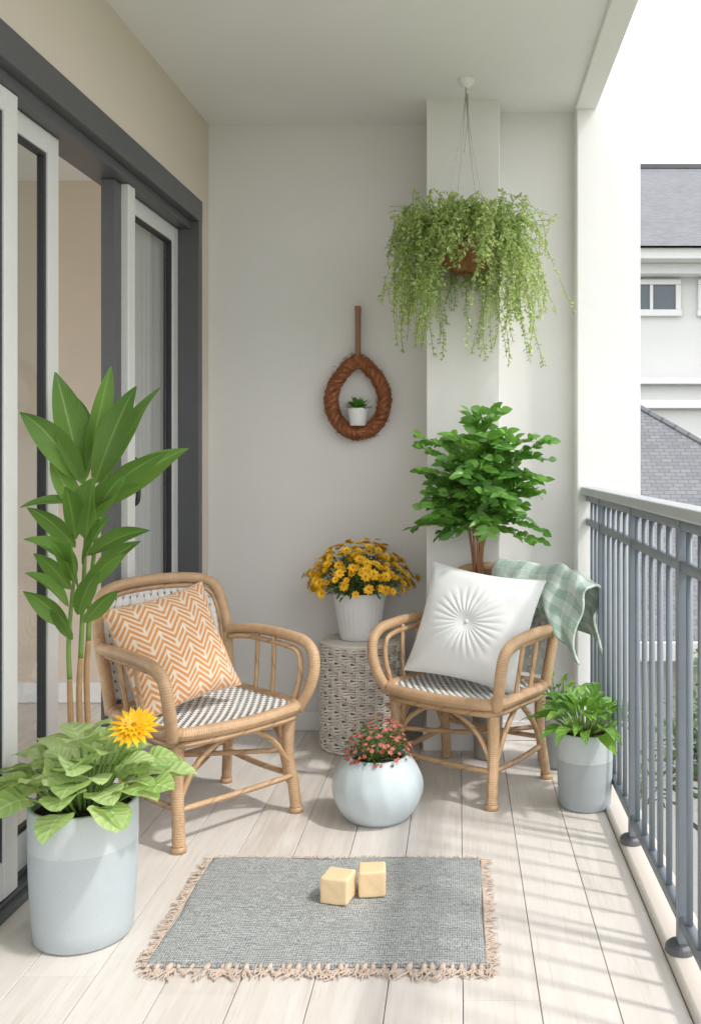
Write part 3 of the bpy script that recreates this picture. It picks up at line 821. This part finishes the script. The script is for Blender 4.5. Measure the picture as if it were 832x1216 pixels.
for k in range(400):
    a=U(0,2*pi); ca=math.cos(a); sa=math.sin(a)
    kind=R()
    if kind<.50:
        out=U(.05,.22); drop=U(.0,.14); rise=U(.05,.17)
    elif kind<.84:
        out=U(.13,.235); drop=U(.10,.22)+.12*abs(ca); rise=U(.06,.13)
        if abs(ca)<.45 and sa<0: drop*=.6
    else:
        out=U(.12,.20); drop=U(.32,.50) if ca>.2 else (U(.30,.46) if ca<-.35 else U(.08,.16)); rise=U(.06,.12)
    r0=U(.02,.12); pts=[];n=12; wob=U(0,6); kx=U(-.06,.06)
    for i in range(n+1):
        t=i/n; rr_=r0+out*(1-(1-t)**2.0)
        z=2.075+rise*math.sin(pi*min(1,t*1.2))-drop*t**1.7
        if kind<.25: z=2.075+rise*(1-(1-t)**2)-drop*t*t
        p=V((rr_*ca*1.03+.024*math.sin(wob+t*7)+kx*t,rr_*sa+.016*math.cos(wob+t*6),z))
        p.y=min(p.y,YM-.012-.03*R()); pts.append(p)
    b.tube(pts,.0011,4,1,sub=1,smooth=False)
    cc0=U(0,1); dressing(pts,cc0)
    if R()<.6:
        i=random.randint(4,9); p0=pts[i]; L=U(.04,.08); dv=V((U(-1,1),U(-1,.6),U(-.9,.5))).normalized()
        sp_=[p0,p0+dv*L*.5,p0+dv*L+V((0,0,-.015))]
        for q in sp_: q.y=min(q.y,YM-.015)
        b.tube(sp_,.0008,3,1,smooth=False); dressing(sp_,cc0,.011,.9)
b.build('trailing_foliage',['lf_hang','stem_g'],e)

# wreath with tiny pot
e=empty('rope_wreath',(-.447,4.095,1.475))
b=MB(); K=150
def tear(t):
    a=2*pi*t; x=.118*math.sin(a); z=-.150*math.cos(a)
    if z>0: x*=1-.42*(z/.150)**1.9; z*=1.12
    return V((x,0,z))
for s in range(3):
    pts=[]
    for i in range(K):
        t=i/K; p=tear(t); tg=(tear(t+.002)-tear(t-.002)).normalized(); nx=V((tg.z,0,-tg.x)); an=2*pi*(t*11+s/3)
        pts.append(p+nx*math.cos(an)*.015+V((0,1,0))*math.sin(an)*.013)
    b.tube(pts,.0145,8,0,closed=True,smooth=False)
for s in range(30):
    pts=[]; ph=U(0,6.28); rd=U(.022,.033)
    for i in range(K):
        t=i/K; p=tear(t); tg=(tear(t+.002)-tear(t-.002)).normalized(); nx=V((tg.z,0,-tg.x)); an=2*pi*(t*(11+s%3))+ph
        rj=rd+.003*math.sin(i*.9+s)
        pts.append(p+nx*math.cos(an)*rj+V((0,1,0))*math.sin(an)*rj*.8)
    b.tube(pts,.0022,4,0,closed=True,smooth=False)
for i in range(1100):
    t=R(); p=tear(t)+V((U(-.03,.03),U(-.030,.005),U(-.03,.03))); tg=(tear(t+.002)-tear(t-.002)).normalized()
    b.tube([p,p+tg*.02+V((U(-.010,.010),U(-.012,.004),U(-.010,.010)))],.0010,4,0,smooth=False)
b.build('ring',['rust'],e)
b=MB()
zt=.165
b.box(-.011,.011,-.020,-.016,zt-.03,zt+.24,0); b.box(-.011,.011,.012,.016,zt-.03,zt+.24,0); b.box(-.013,.013,-.021,.017,zt+.22,zt+.245,0)
b.box(-.014,.014,-.024,.018,zt-.01,zt+.02,0)
b.build('strap',['leather'],e,smooth=False,bevel=.003)
b=MB(); b.lathe(potprof(.036,.047,.078,.005),0,-.01,-.118,n=32); b.build('mini_pot',['pot_white'],e)
b=MB()
for k in range(170):
    a=U(0,6.28); el=U(.15,1.5); p=V((.02*math.cos(a)*R(),-.01+.02*math.sin(a)*R(),-.047))
    d=V((math.cos(a)*math.cos(el),math.sin(a)*math.cos(el),math.sin(el))); b.leaf(p+d*U(0,.040),d,V((0,0,1)),U(.018,.034),.011,.2,.3,0,3,0)
b.build('mini_succulent',['lf_bush'],e)

# ------------------------------------------------------------------ rug
m,nt,b_=nmat('grey_weave'); 
v=coord(nt); n1=noisen(nt,coord(nt,'Object',(1,1,1)),260,3,.7); n2=noisen(nt,coord(nt,'Object',(1,6,1)),40,4,.7); n3=noisen(nt,v,5,4)
wv=N(nt,'ShaderNodeTexWave'); wv.bands_direction='Y'; wv.inputs['Scale'].default_value=38; wv.inputs['Distortion'].default_value=1.8; wv.inputs['Detail'].default_value=3; nt.links.new(v,wv.inputs[0])
wx=N(nt,'ShaderNodeTexWave'); wx.bands_direction='X'; wx.inputs['Scale'].default_value=52; wx.inputs['Distortion'].default_value=1.6; nt.links.new(v,wx.inputs[0])
f=math_(nt,'ADD',math_(nt,'MULTIPLY',n1,1.0),math_(nt,'MULTIPLY',n2,.6)); f=math_(nt,'ADD',f,math_(nt,'MULTIPLY',math_(nt,'MULTIPLY',wv.outputs['Fac'],wx.outputs['Fac']),.25))
c=ramp(nt,f,[(.58,(.09,.10,.108)),(.80,(.25,.268,.272)),(1.05,(.62,.63,.615))])
c=mixc(nt,math_(nt,'MULTIPLY',n3,.3),c,(.30,.32,.32))
nt.links.new(c,b_.inputs['Base Color']); b_.inputs['Roughness'].default_value=.95
bump(nt,b_,f,.9,.004); M['rug']=m
e=empty('woven_rug',(-.338,2.4875,0)); RW,RL=.810,.600
b=MB(); nx,ny=80,60; vs=[]
for j in range(ny+1):
    for i in range(nx+1):
        u=i/nx;v_=j/ny; x=(u-.5)*RW+.006*math.sin(v_*9+1)*abs(2*u-1)**6*(1 if u>.5 else -1); y=(v_-.5)*RL+.006*math.sin(u*11)*abs(2*v_-1)**6
        ed=min(u,1-u,v_,1-v_)
        z=(.011 if ed>.001 else .002)+.006*noise.noise(V((u*4,v_*4,0)))*(ed>.001)
        vs.append((x,y,z))
fs=[(j*(nx+1)+i,j*(nx+1)+i+1,(j+1)*(nx+1)+i+1,(j+1)*(nx+1)+i) for j in range(ny) for i in range(nx)]
b.add(vs,fs); b.build('rug_body',['rug'],e)
b=MB()
def fringe(p,d,L,r):
    d=V(d); s=V((-d.y,d.x,0)); q=V(p); pts=[q]
    for k in range(3):
        q=q+d*L/3+s*U(-.006,.006); pts.append(V((q.x,q.y,.004+U(0,.004))))
    b.tube(pts,[r,r*1.1,r,r*.6],5,0,sub=2)
for sgn in (-1,1):
    x=-RW/2
    while x<RW/2:
        if sgn<0:
            cxn=x+.012; big=U(.7,1.35)
            b.tube([(cxn,-RL/2+.004,.009),(cxn+U(-.005,.005),-RL/2-.013*big,.009)],.0060*big,6,0,smooth=False)
            for q in range(8): fringe((cxn+U(-.007,.007),-RL/2-.010,.008),(U(-.8,.8),-1,0),U(.014,.040)*big,.0020)
            x+=U(.014,.036)
        else:
            fringe((x,RL/2-.003,.008),(U(-.4,.4),1,0),U(.010,.022),.0022); x+=.006
    y=-RL/2
    while y<RL/2:
        fringe((sgn*(RW/2-.003),y,.008),(sgn,U(-.6,.6),0),U(.010,.036),.0023); y+=.0048
b.build('fringe',['fringe'],e)

def block(loc,rot,s,hh):
    b=MB(); b.box(-s/2,s/2,-s/2*.95,s/2*.95,0,hh); o=b.build('soap_block',['cream'],smooth=True,loc=loc,rot=rot)
    bv=o.modifiers.new('b','BEVEL'); bv.width=.006; bv.segments=4
    sb=o.modifiers.new('s','SUBSURF'); sb.subdivision_type='SIMPLE'; sb.levels=3; sb.render_levels=3
    tx=bpy.data.textures.new('lump','CLOUDS'); tx.noise_scale=.03
    dm=o.modifiers.new('d','DISPLACE'); dm.texture=tx; dm.strength=.003; dm.mid_level=.5
block((-.328,2.515,.0125),math.radians(-14),.078,.070)
block((-.240,2.555,.0125),math.radians(5),.074,.070)

# ------------------------------------------------------------------ outside
m,nt,b_=nmat('garden_ground'); v=coord(nt); n=noisen(nt,v,.35,6); n2=noisen(nt,v,6,5)
c=mixc(nt,ramp(nt,n,[(.45,0.0),(.6,1.0)]),(.13,.165,.09),(.33,.315,.29)); c=mixc(nt,math_(nt,'MULTIPLY',n2,.5),c,(.12,.15,.08))
nt.links.new(c,b_.inputs['Base Color']); b_.inputs['Roughness'].default_value=.95; bump(nt,b_,n2,.5,.03); M['ground']=m
b=MB(); b.add([(-400,-400,-3.4),(400,-400,-3.4),(400,400,-3.4),(-400,400,-3.4)],[(0,1,2,3)]); b.build('ground',['ground'],smooth=False)
m,nt,b_=nmat('paving'); v=coord(nt); bk=N(nt,'ShaderNodeTexBrick'); nt.links.new(v,bk.inputs[0]); bk.inputs['Scale'].default_value=1.6
bk.inputs['Color1'].default_value=(.42,.40,.38,1); bk.inputs['Color2'].default_value=(.35,.34,.32,1); bk.inputs['Mortar'].default_value=(.22,.21,.2,1); bk.inputs['Mortar Size'].default_value=.012
nt.links.new(bk.outputs[0],b_.inputs['Base Color']); b_.inputs['Roughness'].default_value=.9; M['pave']=m
b=MB(); b.box(.9,3.4,-6,6.6,-3.5,-3.39); b.build('garden_path',['pave'],smooth=False)

def tiles(name,c1,c2,sc):
    m,nt,b_=nmat(name); uv=nt.nodes.new('ShaderNodeTexCoord').outputs['UV']
    bk=N(nt,'ShaderNodeTexBrick'); nt.links.new(uv,bk.inputs[0]); bk.inputs['Scale'].default_value=sc
    bk.inputs['Color1'].default_value=(*c1,1); bk.inputs['Color2'].default_value=(*c2,1); bk.inputs['Mortar'].default_value=(c1[0]*.5,c1[1]*.5,c1[2]*.5,1)
    bk.inputs['Mortar Size'].default_value=.02; bk.inputs['Bias'].default_value=0
    n=noisen(nt,coord(nt),1.2,5)
    nt.links.new(mixc(nt,math_(nt,'MULTIPLY',n,.4),bk.outputs[0],tuple(x*1.4 for x in c2)),b_.inputs['Base Color']); b_.inputs['Roughness'].default_value=.75
    bump(nt,b_,bk.outputs[1],-.6,.02); return m
M['slate']=tiles('roof_slate',(.105,.11,.12),(.155,.16,.17),1.5)
M['hw']=plaster('neighbour_render',(.60,.60,.59)); M['trim']=simple('white_trim',(.66,.66,.655),.5,.04)
M['wglass']=simple('dark_glazing',(.08,.10,.12),.08,.3,2,.02)
def roofquad(b,p,m=0,s=3.2):
    p=[V(q) for q in p]; ux=(p[1]-p[0]).normalized(); n=ux.cross(p[-1]-p[0]).normalized(); uy=n.cross(ux)
    uvs=[((q-p[0]).dot(ux)*s,(q-p[0]).dot(uy)*s) for q in p]; b.add(p,[tuple(range(len(p)))],m,.5,uvs)
house=empty('neighbour_house')
b=MB(); b.box(-3,13,14.2,22,-3.4,4.3); b.box(-3,13,13.7,14.198,-3.4,2.33); b.build('walls',['hw'],house,smooth=False)
b=MB()
b.box(-3.4,13.4,13.6,14.25,4.18,4.34); b.box(-3.3,13.3,13.9,14.22,4.02,4.179)
b.box(-3.1,13.1,13.55,13.95,2.334,2.42); b.box(-3.1,13.1,13.58,13.70,1.98,2.10); b.box(-3.1,13.1,13.62,13.699,.6,.72)
for x0,w_ in ((-1.5,1.2),(.6,1.2),(2.55,.75),(3.72,.9),(5.4,1.2),(7.6,1.2)):
    b.box(x0-.09,x0+w_+.09,14.12,14.199,3.42,3.52); b.box(x0-.08,x0+w_+.08,14.12,14.199,3.90,3.98)
    for q in (x0-.08,x0+w_/2-.02,x0+w_): b.box(q,q+.08 if q!=x0+w_/2-.02 else q+.05,14.13,14.199,3.52,3.90)
b.build('trim',['trim'],house,smooth=False,bevel=.01)
b=MB()
for x0,w_ in ((-1.5,1.2),(.6,1.2),(2.55,.75),(3.72,.9),(5.4,1.2),(7.6,1.2)): b.box(x0,x0+w_,14.17,14.197,3.52,3.90)
for x0 in (1,4.2,7.5): b.box(x0,x0+1.1,13.68,13.698,-2.4,-.6)
b.build('windows',['wglass'],house,smooth=False)
b=MB(); roofquad(b,[(-3.5,13.5,4.345),(13.5,13.5,4.345),(11.5,17.5,6.75),(-1.5,17.5,6.75)]); roofquad(b,[(13.5,22.5,4.345),(-3.5,22.5,4.345),(-1.5,17.5,6.75),(11.5,17.5,6.75)])
roofquad(b,[(13.5,13.5,4.345),(13.5,22.5,4.345),(11.5,17.5,6.75)]); roofquad(b,[(-3.5,22.5,4.345),(-3.5,13.5,4.345),(-1.5,17.5,6.75)])
b.box(-1.5,11.5,17.42,17.58,6.72,6.80); b.build('roof',['slate'],house,smooth=False)
h2=empty('garden_house')
b=MB(); b.box(-1.9,4.0,7.6,12.2,-3.4,-.22); b.build('walls',['hw'],h2,smooth=False)
b=MB(); ap=V((1.75,9.8,1.86)); al=V((.3,9.8,1.86)); c_=[V((-2.2,7.3,-.25)),V((4.7,7.3,-.25)),V((4.7,12.5,-.25)),V((-2.2,12.5,-.25))]
roofquad(b,[c_[0],c_[1],ap,al]); roofquad(b,[c_[1],c_[2],ap]); roofquad(b,[c_[2],c_[3],al,ap]); roofquad(b,[c_[3],c_[0],al])
b.tube([ap,c_[1]],.035,6,0,smooth=False); b.tube([ap,c_[0]],.03,6,0,smooth=False); b.tube([ap,al],.035,6,0,smooth=False)
b.build('roof',['slate'],h2,smooth=False)
b=MB(); b.box(-2.2,4.7,7.24,7.30,-.36,-.22); b.build('gutter',['trim'],h2,smooth=False)

def tree(name,loc,H,cr,nleaf,trunk=True,ls=.09):
    e=empty(name,loc); b=MB(); cz=H-cr*.9
    if trunk:
        b.tube([(0,0,0),(.05,.02,H*.3),(-.03,.04,H*.6),(0,0,H*.85)],[.12,.09,.06,.02],8,0)
        for k in range(9):
            a=k*2.4; z=H*(.4+.05*k); b.tube([(0,0,z),(math.cos(a)*cr*.4,math.sin(a)*cr*.4,z+cr*.35),(math.cos(a)*cr*.8,math.sin(a)*cr*.8,z+cr*.55)],[.04,.025,.008],6,0)
        b.build('trunk',['bark'],e)
    b=MB(); cl=[]
    for k in range(26):
        a=U(0,6.28); ph=math.acos(U(-.8,1)); r=cr*U(.45,.95); cl.append((V((r*math.sin(ph)*math.cos(a),r*math.sin(ph)*math.sin(a),cz+r*.9*math.cos(ph))),cr*U(.2,.42),R()))
    for k in range(nleaf):
        c,r,cc=random.choice(cl); d=V((random.gauss(0,1),random.gauss(0,1),random.gauss(0,1))).normalized()
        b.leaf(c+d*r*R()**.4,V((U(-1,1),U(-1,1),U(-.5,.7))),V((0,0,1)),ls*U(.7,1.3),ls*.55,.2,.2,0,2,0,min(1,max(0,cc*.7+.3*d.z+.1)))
    b.build('crown',['lf_far'],e)
tree('garden_tree',(2.1,6.2,-3.4),3.5,.9,2600)
tree('garden_tree',(5.6,6.4,-3.4),3.9,1.2,2200)
tree('garden_tree',(-1.5,-9,-3.4),5.5,1.8,1200,ls=.2)
for p in ((1.4,5.4),(2.9,5.2),(4.2,5.0)): tree('garden_shrub',(p[0],p[1],-3.4),U(1.2,1.7),.75,1100,False)

# ------------------------------------------------------------------ world, sun, camera
sd=V((1,-.45,1.5)).normalized()
w=bpy.data.worlds.new('World'); scene.world=w; w.use_nodes=True; nt=w.node_tree
bg=nt.nodes['Background']; sky=nt.nodes.new('ShaderNodeTexSky'); sky.sky_type='NISHITA'; sky.sun_disc=False
sky.sun_elevation=math.asin(sd.z); sky.sun_rotation=math.atan2(sd.x,sd.y); sky.dust_density=4; sky.ozone_density=.6; sky.air_density=1.2
hs=nt.nodes.new('ShaderNodeHueSaturation'); hs.inputs['Saturation'].default_value=.4
nt.links.new(sky.outputs[0],hs.inputs['Color'])
# thin bright cloud veil over the blue sky
tc=nt.nodes.new('ShaderNodeTexCoord'); nn=noisen(nt,tc.outputs['Generated'],2.2,5,.6)
veil=ramp(nt,nn,[(.3,.80),(.7,.95)])
nt.links.new(mixc(nt,veil,hs.outputs[0],(17.4,17.6,18.0)),bg.inputs[0]); bg.inputs[1].default_value=.15
l=bpy.data.lights.new('sun','SUN'); l.energy=2.1; l.angle=math.radians(3.5); l.color=(1,.96,.91)
so=bpy.data.objects.new('sun',l); scene.collection.objects.link(so); so.rotation_euler=(-sd).to_track_quat('-Z','Y').to_euler()
cam=bpy.data.cameras.new('camera'); co=bpy.data.objects.new('camera',cam); scene.collection.objects.link(co); scene.camera=co
co.location=(0,0,1.2); co.rotation_euler=(pi/2,0,0); cam.sensor_width=36; cam.lens=36*1100/1216
cam.shift_x=-129/1216; cam.shift_y=-60/1216; cam.clip_start=.05; cam.clip_end=1500
scene.view_settings.view_transform='Standard'; scene.view_settings.look='None'; scene.view_settings.exposure=0
